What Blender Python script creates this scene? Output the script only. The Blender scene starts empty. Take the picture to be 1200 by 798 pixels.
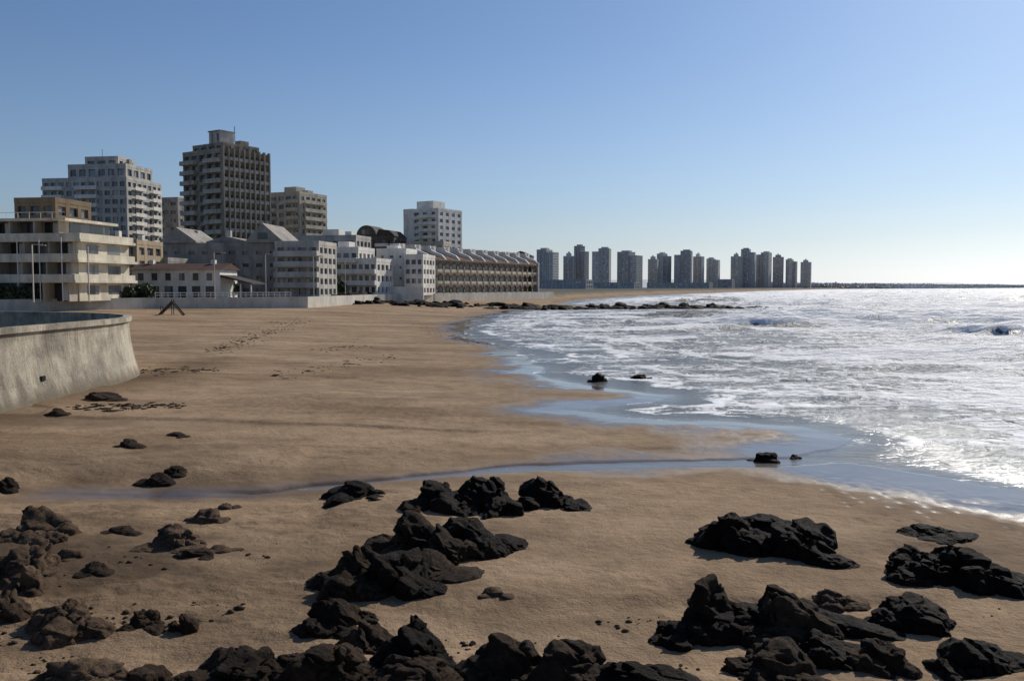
import bpy, bmesh, math, random
import numpy as np
from mathutils import Vector, Matrix
random.seed(7); np.random.seed(7)
R=math.radians
# ------------------------------------------------------------------ noise
def _h(ix,iy,iz,seed):
    n=(ix*374761393+iy*668265263+iz*1274126177+seed*974711)&0xffffffff
    n=((n^(n>>13))*1103515245)&0xffffffff
    n=((n^(n>>15))*2246822519)&0xffffffff
    n=n^(n>>14)
    return (n&0xffffff)/float(0xffffff)
def vnoise(x,y,z=0.0,seed=0):
    x=np.asarray(x,float);y=np.asarray(y,float);z=np.asarray(z,float)+0*x
    ix=np.floor(x).astype(np.int64);iy=np.floor(y).astype(np.int64);iz=np.floor(z).astype(np.int64)
    fx=x-ix;fy=y-iy;fz=z-iz
    fx=fx*fx*(3-2*fx);fy=fy*fy*(3-2*fy);fz=fz*fz*(3-2*fz)
    def L(a,b,t): return a+(b-a)*t
    c=lambda a,b,d:_h(ix+a,iy+b,iz+d,seed)
    r=L(L(L(c(0,0,0),c(1,0,0),fx),L(c(0,1,0),c(1,1,0),fx),fy),
        L(L(c(0,0,1),c(1,0,1),fx),L(c(0,1,1),c(1,1,1),fx),fy),fz)
    return r*2-1
def fbm(x,y,z=0.0,o=4,seed=0):
    a=0.5;t=0;f=1.0
    for i in range(o):
        t=t+a*vnoise(np.asarray(x)*f,np.asarray(y)*f,np.asarray(z)*f,seed+i*17);a*=0.5;f*=2.03
    return t
def sst(a,b,x):
    t=np.clip((x-a)/(b-a),0,1);return t*t*(3-2*t)
# ------------------------------------------------------------------ camera
F=1039.0;CAMH=5.2;PITCH=math.atan(63/F)
def ray(px,py):
    u=(px-600)/F;v=(399-py)/F
    return np.array([u, math.cos(PITCH)+v*math.sin(PITCH), -math.sin(PITCH)+v*math.cos(PITCH)])
def onplane(px,py,z=0.0):
    d=ray(px,py);t=(z-CAMH)/d[2];return (d[0]*t,d[1]*t)
# ------------------------------------------------------------------ coast line
shore_px=[(1200,578),(1100,560),(1010,546),(960,541),(935,537),(985,527),(988,517),(930,501),(850,494),(740,489),(672,481),(700,475),(770,470),(790,463),(715,456),(650,446),(630,438),(626,424),(598,406),(560,398),(545,391),(552,379),(570,370)]
near=[onplane(*p) for p in shore_px]
land=np.array([(200,-300),(130,-30),(60,5),(26,17)]+near+[(0,190),(12,203),(30,209),(48,213),(54,222),(40,232),(20,240),(14,262),(20,310),(38,390),(100,577),(290,1039),(600,1730),(1100,2500),(2500,4300),(6500,7000),(14000,10000),(14000,30000),(-30000,30000),(-30000,-300)],float)
town=np.array([(-400,60),(-110,105),(-75,128),(-60,150),(-38,163),(-33,213),(-21,238),(14,318),(31,400),(88,600),(270,1040),(575,1730),(1080,2520),(2480,4350),(6500,7100),(14000,10100),(14000,30000),(-30000,30000),(-30000,60)],float)
def sdist(poly,x,y):
    n=len(poly);best=np.full(x.shape,1e18);ins=np.zeros(x.shape,bool)
    for i in range(n):
        ax,ay=poly[i];bx,by=poly[(i+1)%n]
        dx,dy=bx-ax,by-ay
        t=np.clip(((x-ax)*dx+(y-ay)*dy)/(dx*dx+dy*dy),0,1)
        q=(x-ax-t*dx)**2+(y-ay-t*dy)**2
        best=np.minimum(best,q)
        if ay!=by:
            c=((ay>y)!=(by>y))&(x<(bx-ax)*(y-ay)/(by-ay)+ax)
            ins^=c
    d=np.sqrt(best);return np.where(ins,d,-d)
chan=np.array([onplane(px,py,0.1) for px,py in [(60,580),(200,579),(300,577),(380,567),(480,557),(620,545),(700,543),(800,540),(900,539),(985,534)]])
def chdist(x,y):
    best=np.full(x.shape,1e18);tt=np.zeros(x.shape)
    for i in range(len(chan)-1):
        ax,ay=chan[i];bx,by=chan[i+1];dx,dy=bx-ax,by-ay
        t=np.clip(((x-ax)*dx+(y-ay)*dy)/(dx*dx+dy*dy),0,1)
        q=(x-ax-t*dx)**2+(y-ay-t*dy)**2
        m=q<best;best=np.where(m,q,best);tt=np.where(m,(i+t)/(len(chan)-1),tt)
    return np.sqrt(best),tt
def terrain(x,y,full=False):
    x=np.asarray(x,float);y=np.asarray(y,float)
    s=sdist(land,x,y);t=sdist(town,x,y)
    r=np.hypot(x,y)
    s=s+ (fbm(x/4,y/4,seed=3)*1.0+fbm(x/1.1,y/1.1,seed=5)*0.25)*np.clip(r/40,0.35,3)
    z=np.where(s>0,1.0*(1-np.exp(-np.maximum(s,0)/45)),0.035*np.maximum(s,-60))
    z=z+0.8*sst(-40,0,t)*sst(0,6,s)
    z=z+(3.0-z)*sst(0,2.5,t)
    u=sst(1,10,s)*(1-sst(-6,0,t))
    z=z+u*(0.10*fbm(x/9,y/9,seed=8)+0.05*fbm(x/2.2,y/2.2,seed=9))
    near_=1-sst(60,110,r)
    p=fbm(x/0.55,y/0.42,seed=11);q=fbm(x/3.3,y/3.3,seed=12)
    lf_=(1-sst(-10,2,x))*(1-sst(18,28,y))
    z=z+near_*sst(0.5,3,s)*((0.034+0.05*lf_)*p*sst(-0.2,0.2,q)+(0.012+0.010*lf_)*fbm(x/0.18,y/0.18,o=2,seed=13))
    # footprints: scattered oval pits
    cxn=np.floor(x/0.45);cyn=np.floor(y/0.45);hx_=_h(cxn.astype(np.int64),cyn.astype(np.int64),np.zeros_like(cxn,dtype=np.int64),77)
    jx=(cxn+0.35+0.3*hx_)*0.45;jy=(cyn+0.65-0.3*hx_)*0.45
    pit=np.exp(-(((x-jx)/0.075)**2+((y-jy)/0.13)**2))
    z=z-0.035*pit*(hx_>0.45)*sst(0.0,0.2,fbm(x/4.5,y/7,seed=14))*(1-sst(35,55,r))*sst(2,5,s)
    sc=fbm(x/14+3,y/5,o=2,seed=21)
    z=z+u*0.09*sst(-0.03,0.03,sc)*sst(3,9,s)*(1-sst(120,160,r))
    cd,ct=chdist(x,y)
    cd=cd+0.35*fbm(x/1.7,y/1.7,seed=31)
    g=np.exp(-(cd/2.2)**2)*0.8
    z=z-(z-0.04)*g*(s>0)
    wd=0.38*sst(0.05,0.6,ct)+0.10
    g2=np.exp(-(np.maximum(cd,0)/wd)**4)
    z=np.where(s>0,z-(z+0.03)*g2*sst(0.12,0.3,ct),z)
    if full: return z,s,t,cd,ct
    return z
def survey(px,py):
    z=0.2
    for i in range(7):
        x,y=onplane(px,py,z);z=float(terrain(np.array([x]),np.array([y]))[0])
    return x,y,z
# ------------------------------------------------------------------ materials
def newmat(name):
    m=bpy.data.materials.new(name);m.use_nodes=True
    nt=m.node_tree;b=nt.nodes['Principled BSDF'];return m,nt,b
def noise(nt,vec,scale,detail=5,rough=0.6,dist=0.0):
    n=nt.nodes.new('ShaderNodeTexNoise');n.inputs['Scale'].default_value=scale;n.inputs['Detail'].default_value=detail
    n.inputs['Roughness'].default_value=rough;n.inputs['Distortion'].default_value=dist
    nt.links.new(vec,n.inputs['Vector']);return n.outputs['Fac']
def ramp(nt,fac,stops):
    n=nt.nodes.new('ShaderNodeValToRGB');e=n.color_ramp.elements
    while len(e)<len(stops): e.new(0.5)
    for i,(p,c) in enumerate(stops):
        e[i].position=p;e[i].color=(c[0],c[1],c[2],1) if hasattr(c,'__len__') else (c,c,c,1)
    nt.links.new(fac,n.inputs['Fac']);return n.outputs['Color']
def mth(nt,op,a,b=None,c=None):
    n=nt.nodes.new('ShaderNodeMath');n.operation=op
    for i,v in enumerate((a,b,c)):
        if v is None: continue
        if isinstance(v,(int,float)): n.inputs[i].default_value=v
        else: nt.links.new(v,n.inputs[i])
    return n.outputs[0]
def mixc(nt,f,a,b,mode='MIX'):
    n=nt.nodes.new('ShaderNodeMix');n.data_type='RGBA';n.blend_type=mode
    for s,v in (('Factor',f),('A',a),('B',b)):
        inp=[i for i in n.inputs if i.name==s and (i.type=='RGBA' if s!='Factor' else i.type=='VALUE')][0]
        if isinstance(v,(int,float)): inp.default_value=v
        elif isinstance(v,tuple): inp.default_value=(v[0],v[1],v[2],1)
        else: nt.links.new(v,inp)
    return [o for o in n.outputs if o.type=='RGBA'][0]
def geo(nt): return nt.nodes.new('ShaderNodeNewGeometry').outputs['Position']
def attr(nt,name):
    n=nt.nodes.new('ShaderNodeAttribute');n.attribute_name=name;return n.outputs['Fac']
def bump(nt,b,h,strength,dist):
    n=nt.nodes.new('ShaderNodeBump');n.inputs['Strength'].default_value=strength;n.inputs['Distance'].default_value=dist
    nt.links.new(h,n.inputs['Height']);nt.links.new(n.outputs['Normal'],b.inputs['Normal']);return n
def scaled(nt,vec,sx,sy,sz,rz=0):
    n=nt.nodes.new('ShaderNodeMapping');n.inputs['Scale'].default_value=(sx,sy,sz);n.inputs['Rotation'].default_value=(0,0,rz)
    nt.links.new(vec,n.inputs['Vector']);return n.outputs['Vector']
def sand_mat():
    m,nt,b=newmat('sand');P=geo(nt)
    big=noise(nt,scaled(nt,P,0.6,1.6,1),0.10,6,0.6)
    med=noise(nt,P,1.1,8,0.7);fine=noise(nt,P,22,4,0.8)
    c=ramp(nt,big,[(0.33,(0.285,0.190,0.112)),(0.52,(0.365,0.253,0.155)),(0.7,(0.43,0.308,0.196))])
    c=mixc(nt,0.9,c,ramp(nt,med,[(0.3,0.64),(0.5,0.95),(0.7,1.12)]),'MULTIPLY')
    c=mixc(nt,0.8,c,ramp(nt,fine,[(0.3,0.70),(0.5,1.0),(0.72,1.25)]),'MULTIPLY')
    c=mixc(nt,attr(nt,'dirt'),c,(0.120,0.080,0.048))
    deb=noise(nt,scaled(nt,P,1,1.7,1),3.3,7,0.8)
    dm=mth(nt,'MULTIPLY',ramp(nt,deb,[(0.59,0),(0.65,1)]),attr(nt,'debris'))
    c=mixc(nt,dm,c,(0.055,0.039,0.025))
    w=attr(nt,'wet')
    c=mixc(nt,mth(nt,'MULTIPLY',w,0.9),c,mixc(nt,1.0,c,(0.40,0.39,0.39),'MULTIPLY'))
    c=mixc(nt,attr(nt,'town'),c,(0.10,0.095,0.075))
    nt.links.new(c,b.inputs['Base Color'])
    r=nt.nodes.new('ShaderNodeMapRange');nt.links.new(w,r.inputs['Value']);r.inputs['From Min'].default_value=0.45
    r.inputs['To Min'].default_value=0.95;r.inputs['To Max'].default_value=0.08
    nt.links.new(r.outputs[0],b.inputs['Roughness'])
    sp=nt.nodes.new('ShaderNodeMapRange');nt.links.new(w,sp.inputs['Value']);sp.inputs['From Min'].default_value=0.4;sp.inputs['To Min'].default_value=0.08;sp.inputs['To Max'].default_value=0.5
    nt.links.new(sp.outputs[0],b.inputs['Specular IOR Level'])
    h=mth(nt,'ADD',mth(nt,'MULTIPLY',noise(nt,P,4.5,6,0.7),1.0),mth(nt,'MULTIPLY',noise(nt,P,30,3,0.7),0.25))
    bn=bump(nt,b,h,0.6,0.09)
    iv=mth(nt,'SUBTRACT',0.80,mth(nt,'MULTIPLY',w,0.78));nt.links.new(iv,bn.inputs['Strength'])
    return m
def water_mat():
    m,nt,b=newmat('sea_water');P=geo(nt)
    fo=attr(nt,'foam');sh=attr(nt,'shallow')
    c=mixc(nt,sh,(0.060,0.072,0.078),(0.15,0.128,0.10))
    dn=nt.nodes.new('ShaderNodeTexNoise');dn.inputs['Scale'].default_value=0.8;dn.inputs['Detail'].default_value=4;nt.links.new(P,dn.inputs['Vector'])
    av=nt.nodes.new('ShaderNodeVectorMath');av.operation='MULTIPLY_ADD';nt.links.new(dn.outputs['Color'],av.inputs[0]);av.inputs[1].default_value=(2.2,2.2,0);nt.links.new(scaled(nt,P,0.75,1.0,0),av.inputs[2])
    def lace(sc):
        v=nt.nodes.new('ShaderNodeTexVoronoi');v.feature='DISTANCE_TO_EDGE';v.inputs['Scale'].default_value=sc;nt.links.new(av.outputs[0],v.inputs['Vector']);return v.outputs['Distance']
    l1=ramp(nt,lace(0.9),[(0.0,1.0),(0.22,0)]);l2=ramp(nt,lace(2.6),[(0.0,1.0),(0.3,0)])
    n1=noise(nt,scaled(nt,P,0.40,1.2,1,0.2),0.26,7,0.62)
    k=mth(nt,'ADD',mth(nt,'MULTIPLY',l1,0.30),mth(nt,'MULTIPLY',l2,0.22))
    k=mth(nt,'ADD',k,mth(nt,'MULTIPLY',n1,1.5))
    k=mth(nt,'ADD',k,mth(nt,'MULTIPLY',noise(nt,P,6,4,0.7),0.3))
    k=mth(nt,'ADD',k,mth(nt,'MULTIPLY',fo,1.0))
    mk=nt.nodes.new('ShaderNodeMapRange');nt.links.new(k,mk.inputs['Value']);mk.inputs['From Min'].default_value=1.50;mk.inputs['From Max'].default_value=1.78
    mk=mk.outputs[0]
    c=mixc(nt,mk,c,(0.92,0.91,0.89))
    nt.links.new(c,b.inputs['Base Color'])
    rg=mth(nt,'ADD',0.12,mth(nt,'MULTIPLY',mth(nt,'SUBTRACT',1.0,sh),0.20))
    nt.links.new(mth(nt,'ADD',mth(nt,'MULTIPLY',mk,0.40),rg),b.inputs['Roughness'])
    b.inputs['IOR'].default_value=1.33
    h=mth(nt,'ADD',mth(nt,'MULTIPLY',noise(nt,scaled(nt,P,0.5,1.2,1,0.25),1.0,6,0.65),1.0),mth(nt,'MULTIPLY',mk,0.12))
    bn=bump(nt,b,h,1.0,0.4)
    ds=mth(nt,'ADD',mth(nt,'MULTIPLY',mth(nt,'SUBTRACT',1.0,sh),0.80),0.03);nt.links.new(ds,bn.inputs['Distance'])
    return m
def rock_mat(name,dark,light,bias=0.0,rough=0.7):
    m,nt,b=newmat(name);P=geo(nt)
    n1=noise(nt,P,1.3,8,0.7);n2=noise(nt,P,11,6,0.75)
    c=ramp(nt,n1,[(0.38-bias,dark),(0.66-bias,light)])
    c=mixc(nt,0.9,c,ramp(nt,n2,[(0.3,0.4),(0.5,0.95),(0.7,1.5)]),'MULTIPLY')
    nt.links.new(c,b.inputs['Base Color']);b.inputs['Roughness'].default_value=rough
    b.inputs['Specular IOR Level'].default_value=0.10
    h=mth(nt,'ADD',noise(nt,P,4,9,0.75),mth(nt,'MULTIPLY',noise(nt,P,20,5,0.75),0.35))
    bump(nt,b,h,1.0,0.16);return m
_mc={}
def wallm(col,name='painted_wall',var=0.18):
    key=(col,name)
    if key in _mc: return _mc[key]
    m,nt,b=newmat(name);P=geo(nt)
    st=noise(nt,scaled(nt,P,0.6,0.6,0.12),0.9,6,0.7);n2=noise(nt,P,0.35,4,0.6)
    c=mixc(nt,1.0,col,ramp(nt,st,[(0.3,1-var*1.8),(0.55,1.0),(0.75,1.05)]),'MULTIPLY')
    c=mixc(nt,1.0,c,ramp(nt,n2,[(0.3,1-var*1.2),(0.6,1.0)]),'MULTIPLY')
    nt.links.new(c,b.inputs['Base Color']);b.inputs['Roughness'].default_value=0.9
    b.inputs['Specular IOR Level'].default_value=0.15
    bump(nt,b,noise(nt,P,9,5,0.7),0.3,0.03)
    _mc[key]=m;return m
def glassm(base=(0.035,0.042,0.05),name='window_glass',hi=(0.34,0.32,0.28)):
    key=(base,name)
    if key in _mc: return _mc[key]
    m,nt,b=newmat(name);P=geo(nt)
    sn=nt.nodes.new('ShaderNodeVectorMath');sn.operation='SNAP';nt.links.new(P,sn.inputs[0]);sn.inputs[1].default_value=(2.1,2.1,3.0)
    wn=nt.nodes.new('ShaderNodeTexWhiteNoise');nt.links.new(sn.outputs[0],wn.inputs['Vector'])
    c=ramp(nt,wn.outputs['Value'],[(0.0,base),(0.55,tuple(v*1.8 for v in base)),(0.75,tuple(v*3.5+0.03 for v in base)),(1.0,hi)])
    nt.links.new(c,b.inputs['Base Color']);b.inputs['Roughness'].default_value=0.2
    _mc[key]=m;return m
# ------------------------------------------------------------------ mesh helpers
def mkmesh(name,V,Fc,mat,smooth=False,loc=None):
    me=bpy.data.meshes.new(name)
    V=np.asarray(V,np.float32)
    if isinstance(Fc,np.ndarray):
        nf,k=Fc.shape
        me.vertices.add(len(V));me.vertices.foreach_set('co',V.ravel())
        me.loops.add(nf*k);me.loops.foreach_set('vertex_index',Fc.astype(np.int32).ravel())
        me.polygons.add(nf);me.polygons.foreach_set('loop_start',np.arange(0,nf*k,k,dtype=np.int32))
        me.polygons.foreach_set('loop_total',np.full(nf,k,np.int32))
        me.update(calc_edges=True)
    else:
        me.from_pydata(V.tolist(),[],Fc);me.update()
    me.validate()
    if smooth: me.polygons.foreach_set('use_smooth',np.ones(len(me.polygons),bool))
    me.materials.append(mat)
    o=bpy.data.objects.new(name,me);bpy.context.scene.collection.objects.link(o)
    if loc: o.location=loc
    return o
class Bld:
    def __init__(s,name,x,y,z,rot=0):
        s.name=name;s.parts={};s.e=bpy.data.objects.new(name,None);s.e.location=(x,y,z);s.e.rotation_euler=(0,0,R(rot))
        bpy.context.scene.collection.objects.link(s.e)
    def part(s,pn,mat):
        if pn not in s.parts: s.parts[pn]=([],[],mat)
        return s.parts[pn]
    def box(s,pn,mat,x0,x1,y0,y1,z0,z1):
        V,Fc,_=s.part(pn,mat);k=len(V)
        V+= [(x0,y0,z0),(x1,y0,z0),(x1,y1,z0),(x0,y1,z0),(x0,y0,z1),(x1,y0,z1),(x1,y1,z1),(x0,y1,z1)]
        Fc+= [(k,k+3,k+2,k+1),(k+4,k+5,k+6,k+7),(k,k+1,k+5,k+4),(k+1,k+2,k+6,k+5),(k+2,k+3,k+7,k+6),(k+3,k,k+4,k+7)]
    def prism(s,pn,mat,prof,axis,a0,a1):
        V,Fc,_=s.part(pn,mat);k=len(V);n=len(prof)
        for a in (a0,a1):
            for h,z in prof: V.append((h,a,z) if axis=='y' else (a,h,z))
        Fc.append(tuple(range(k,k+n)));Fc.append(tuple(range(k+2*n-1,k+n-1,-1)))
        for i in range(n):
            j=(i+1)%n;Fc.append((k+i,k+j,k+n+j,k+n+i))
    def done(s):
        for pn,(V,Fc,mat) in s.parts.items():
            o=mkmesh(pn,V,Fc,mat)
            bm=bmesh.new();bm.from_mesh(o.data);bmesh.ops.recalc_face_normals(bm,faces=bm.faces);bm.to_mesh(o.data);bm.free()
            o.parent=s.e
        return s.e
def block(b,wm,gm,x0,x1,y0,y1,z0,z1,nf,nx,ny,band=0.45,pier=0.3,rec=0.35,par=0.9,tag=''):
    b.box('windows'+tag,gm,x0+rec,x1-rec,y0+rec,y1-rec,z0+0.01,z1-0.05)
    fh=(z1-z0)/nf
    for i in range(nf+1):
        zc=z0+i*fh
        lo=zc-(band*fh*0.45 if i else 0);hi=zc+band*fh*0.55 if i<nf else zc+0.02
        b.box('walls'+tag,wm,x0,x1,y0,y1,lo,hi)
    bx=(x1-x0)/nx;by=(y1-y0)/ny;e=0.03
    for i in range(nx+1):
        c=x0+i*bx;w=bx*pier/2
        a0=max(c-w,x0-e);a1=min(c+w,x1+e)
        if i==0:a0=x0-e;a1=x0+w*1.6
        if i==nx:a1=x1+e;a0=x1-w*1.6
        b.box('piers'+tag,wm,a0,a1,y0-e,y0+rec+0.02,z0,z1+0.05)
        b.box('piers'+tag,wm,a0,a1,y1-rec-0.02,y1+e,z0,z1+0.05)
    for i in range(1,ny):
        c=y0+i*by;w=by*pier/2
        b.box('piers'+tag,wm,x0-e,x0+rec+0.02,c-w,c+w,z0,z1+0.05)
        b.box('piers'+tag,wm,x1-rec-0.02,x1+e,c-w,c+w,z0,z1+0.05)
    for (y_a,y_b) in ((y0+rec+.03,y0+by*.25),(y1-by*.25,y1-rec-.03)):
        b.box('piers'+tag,wm,x0-e+.004,x0+rec,y_a,y_b,z0,z1+0.04)
        b.box('piers'+tag,wm,x1-rec,x1+e-.004,y_a,y_b,z0,z1+0.04)
    if par:
        t=0.25;o=0.06
        b.box('parapet'+tag,wm,x0-o,x1+o,y0-o,y0+t,z1+.03,z1+par);b.box('parapet'+tag,wm,x0-o,x1+o,y1-t,y1+o,z1+.03,z1+par)
        b.box('parapet'+tag,wm,x0-o,x0+t,y0+t,y1-t,z1+.03,z1+par-.004);b.box('parapet'+tag,wm,x1-t,x1+o,y0+t,y1-t,z1+.03,z1+par-.004)
def balconies(b,wm,z0,z1,nf,spans,y0,depth,slab=0.2,rail=0.95,side='front',x1=0,skip0=True,tag='balconies'):
    fh=(z1-z0)/nf
    for i in range(1 if skip0 else 0,nf):
        z=z0+i*fh
        for a,c in spans:
            if side=='front':
                b.box(tag,wm,a,c,y0-depth,y0-0.04,z-slab,z);b.box(tag,wm,a,c,y0-depth-.05,y0-depth+.1,z-slab-.02,z+rail)
                b.box(tag,wm,a-.01,a+.12,y0-depth+.1,y0-.04,z,z+rail-.01);b.box(tag,wm,c-.12,c+.01,y0-depth+.1,y0-.04,z,z+rail-.01)
            else:
                b.box(tag,wm,x1+.04,x1+depth,a,c,z-slab,z);b.box(tag,wm,x1+depth-.1,x1+depth+.05,a,c,z-slab-.02,z+rail)
# ------------------------------------------------------------------ ground + sea
a1=np.arange(-40,40.01,0.14);a0=np.linspace(-180,-40,40,endpoint=False);a2=np.linspace(40,180,41)[1:]
ang=np.radians(np.concatenate([a0,a1,a2]))
rr=np.concatenate([np.linspace(0.3,8,14,endpoint=False),np.exp(np.linspace(math.log(8),math.log(70),600,endpoint=False)),np.exp(np.linspace(math.log(70),math.log(500),330,endpoint=False)),np.exp(np.linspace(math.log(500),math.log(26000),150))])
AA,RR=np.meshgrid(ang,rr);X=(RR*np.sin(AA)).ravel();Y=(RR*np.cos(AA)).ravel()
Z,S,T,CD,CT=terrain(X,Y,True)
nr,na=len(rr),len(ang)
I=np.arange(nr*na).reshape(nr,na)
Q=np.stack([I[:-1,:-1],I[1:,:-1],I[1:,1:],I[:-1,1:]],-1).reshape(-1,4)[:, ::-1]
g=mkmesh('beach_sand',np.stack([X,Y,Z],-1),Q,sand_mat(),True)
def setattr_(o,n,v):
    a=o.data.attributes.new(n,'FLOAT','POINT');a.data.foreach_set('value',np.asarray(v,np.float32))
rad=np.hypot(X,Y)
wn=fbm(X/3,Y/3,seed=41)
wet=np.clip(1.35-Z/0.09+wn*0.5,0,1)
wet=np.maximum(wet,0.85*np.exp(-(np.maximum(CD,0)/1.0)**2)*(S>0))
wet=np.maximum(wet,0.42*np.clip(1.2-S/6+wn*1.2,0,1)*(S>0))
patch=sst(0.08,0.33,fbm(X/5+9,Y/2.6,seed=43))*(1-sst(55,80,rad))+0.8*sst(0.1,0.3,fbm(X/11+2,Y/7,seed=47))*sst(35,55,rad)*(1-sst(110,150,rad))
wet=np.maximum(wet,0.42*np.clip(patch,0,1))
wet=wet*(1-sst(-2,0,T))
setattr_(g,'wet',wet)
left=(1-sst(-9,0,X))*(1-sst(20,30,Y))
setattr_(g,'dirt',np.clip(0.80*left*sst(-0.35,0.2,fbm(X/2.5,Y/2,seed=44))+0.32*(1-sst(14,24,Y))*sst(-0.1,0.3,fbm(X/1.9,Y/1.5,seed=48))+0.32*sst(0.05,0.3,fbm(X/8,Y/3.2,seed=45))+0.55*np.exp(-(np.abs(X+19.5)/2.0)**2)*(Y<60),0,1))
setattr_(g,'debris',np.clip(left*0.95+0.25*(1-sst(14,22,Y))+0.55*sst(0.12,0.3,fbm(X/10,Y/4,seed=46))*(X<4),0,1)*(1-sst(120,150,rad)))
setattr_(g,'town',sst(0,2,T))
off=-S
amp=sst(3,40,off)
warp=fbm(X/45,Y/45,seed=51)*16+fbm(X/13,Y/13,seed=52)*3.5
ph=(Y*0.93+X*0.30+warp)
def crest(p,L,k):
    c=0.5+0.5*np.cos(2*np.pi*p/L);return c**k
grp=sst(-0.25,0.2,fbm(X/30+5,Y/16,seed=53))
cL=17.0
w1=crest(ph,cL,5)*grp
ph2=(Y*0.97-X*0.12+fbm(X/30,Y/30,seed=54)*12)
w2=crest(ph2,8.3,3)
dist_ok=1-sst(1200,2500,rad)
WZ=amp*(1.15*w1+0.22*w2)*dist_ok+sst(1,12,off)*0.18*fbm(X/2.2,Y/1.4,seed=55)*(1-sst(120,300,rad))+sst(2,10,off)*0.06*crest(ph2,4.7,2)
WZ=WZ-0.15*amp
foam=0.36*sst(0.2,5,off)*(1-sst(80,220,off))+0.26*sst(4,22,X-0.22*Y)*sst(0.5,4,off)*(1-sst(150,500,off))  # right-hand term: dense foam, raised further to paint in the sun glitter
back=((ph)%cL)/cL
foam+=0.48*np.exp(-back*2.4)*grp*sst(2,20,off)*dist_ok*(1-0.4*sst(150,400,off))-0.12*sst(0.5,0.9,back)*sst(6,25,off)
br=sst(0.10,0.42,crest(ph-0.4,cL,6)*grp)*sst(0.0,0.2,fbm(X/14,Y/11,seed=56)+0.20)
foam+=1.1*br*sst(6,25,off)*dist_ok
foam+=0.42*np.exp(-np.maximum(off,0)/0.7)*(rad<160)*sst(-0.2,0.3,fbm(X/3,Y/3,seed=57))*(1-np.exp(-(np.maximum(CD,0)/3)**2))
for k_,wv in ((3.0,.38),(7.5,.38),(13,.32)):
    d_=np.abs(off-k_-2.2*fbm(X/7,Y/7,seed=61)-1.2*fbm(X/2,Y/2,seed=62));foam+=wv*np.exp(-(d_/0.5)**2)*(rad<200)*sst(-0.3,0.1,fbm(X/6,Y/6,seed=63+int(k_)))
foam*=1-np.exp(-(np.maximum(CD,0)/2.0)**2)*0.9
shallow=np.clip(1-off/9,0,1)
keep=(Z[Q]<0.12).any(1)
used=np.zeros(len(X),bool);used[Q[keep].ravel()]=True
idx=np.cumsum(used)-1
sea=mkmesh('sea_water',np.stack([X,Y,WZ],-1)[used],idx[Q[keep]],water_mat(),True)
setattr_(sea,'foam',foam[used]);setattr_(sea,'shallow',shallow[used])
# ------------------------------------------------------------------ rocks
_ico={}
def ico(n):
    if n not in _ico:
        bm=bmesh.new();bmesh.ops.create_icosphere(bm,subdivisions=n,radius=1)
        V=np.array([v.co[:] for v in bm.verts]);Fc=np.array([[v.index for v in f.verts] for f in bm.faces]);bm.free();_ico[n]=(V,Fc)
    return _ico[n]
def lump(rng,w,d,h,sub,rough=1.0):
    V,Fc=ico(sub);V=V.copy()
    V=np.sign(V)*np.abs(V)**0.7
    for k in range(22):
        n=rng.normal(size=3);n[2]=abs(n[2])*0.9+0.1;n/=np.linalg.norm(n)
        c=rng.uniform(0.62,0.95);ov=np.maximum(0,V@n-c);V-=np.outer(ov*0.95,n)
    n=np.array([rng.uniform(0.1,0.5),rng.uniform(-0.5,0.05),1.0]);n/=np.linalg.norm(n)
    ov=np.maximum(0,V@n-rng.uniform(0.5,0.7));V-=np.outer(ov*0.85,n)
    V[:,:2]/=np.abs(V[:,:2]).max(0);V[:,2]/=V[:,2].max()
    V=V*np.array([w/2,d/2,h])
    s=min(w,d,h*2.0);o=rng.uniform(0,50,3);q=V/s+o
    nrm=V/np.maximum(np.linalg.norm(V,axis=1,keepdims=True),1e-6)
    sa=rng.uniform(0.3,0.7);lay=q[:,2]*math.cos(sa)+q[:,0]*math.sin(sa)+0.3*fbm(q[:,0]*2,q[:,1]*2,q[:,2]*2,o=3)
    saw=(lay*2.6)%1.0
    crk=np.abs(fbm(q[:,0]*1.8,q[:,1]*1.8,q[:,2]*1.8,o=3,seed=4))
    disp=0.17*fbm(q[:,0]*1.8,q[:,1]*1.8,q[:,2]*1.8,o=4,seed=2)-0.11*np.exp(-(crk/0.045)**2)+0.05*fbm(q[:,0]*8,q[:,1]*8,q[:,2]*8,o=4,seed=6)-0.07*saw
    return V+nrm*(disp*s*rough)[:,None],Fc
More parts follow.
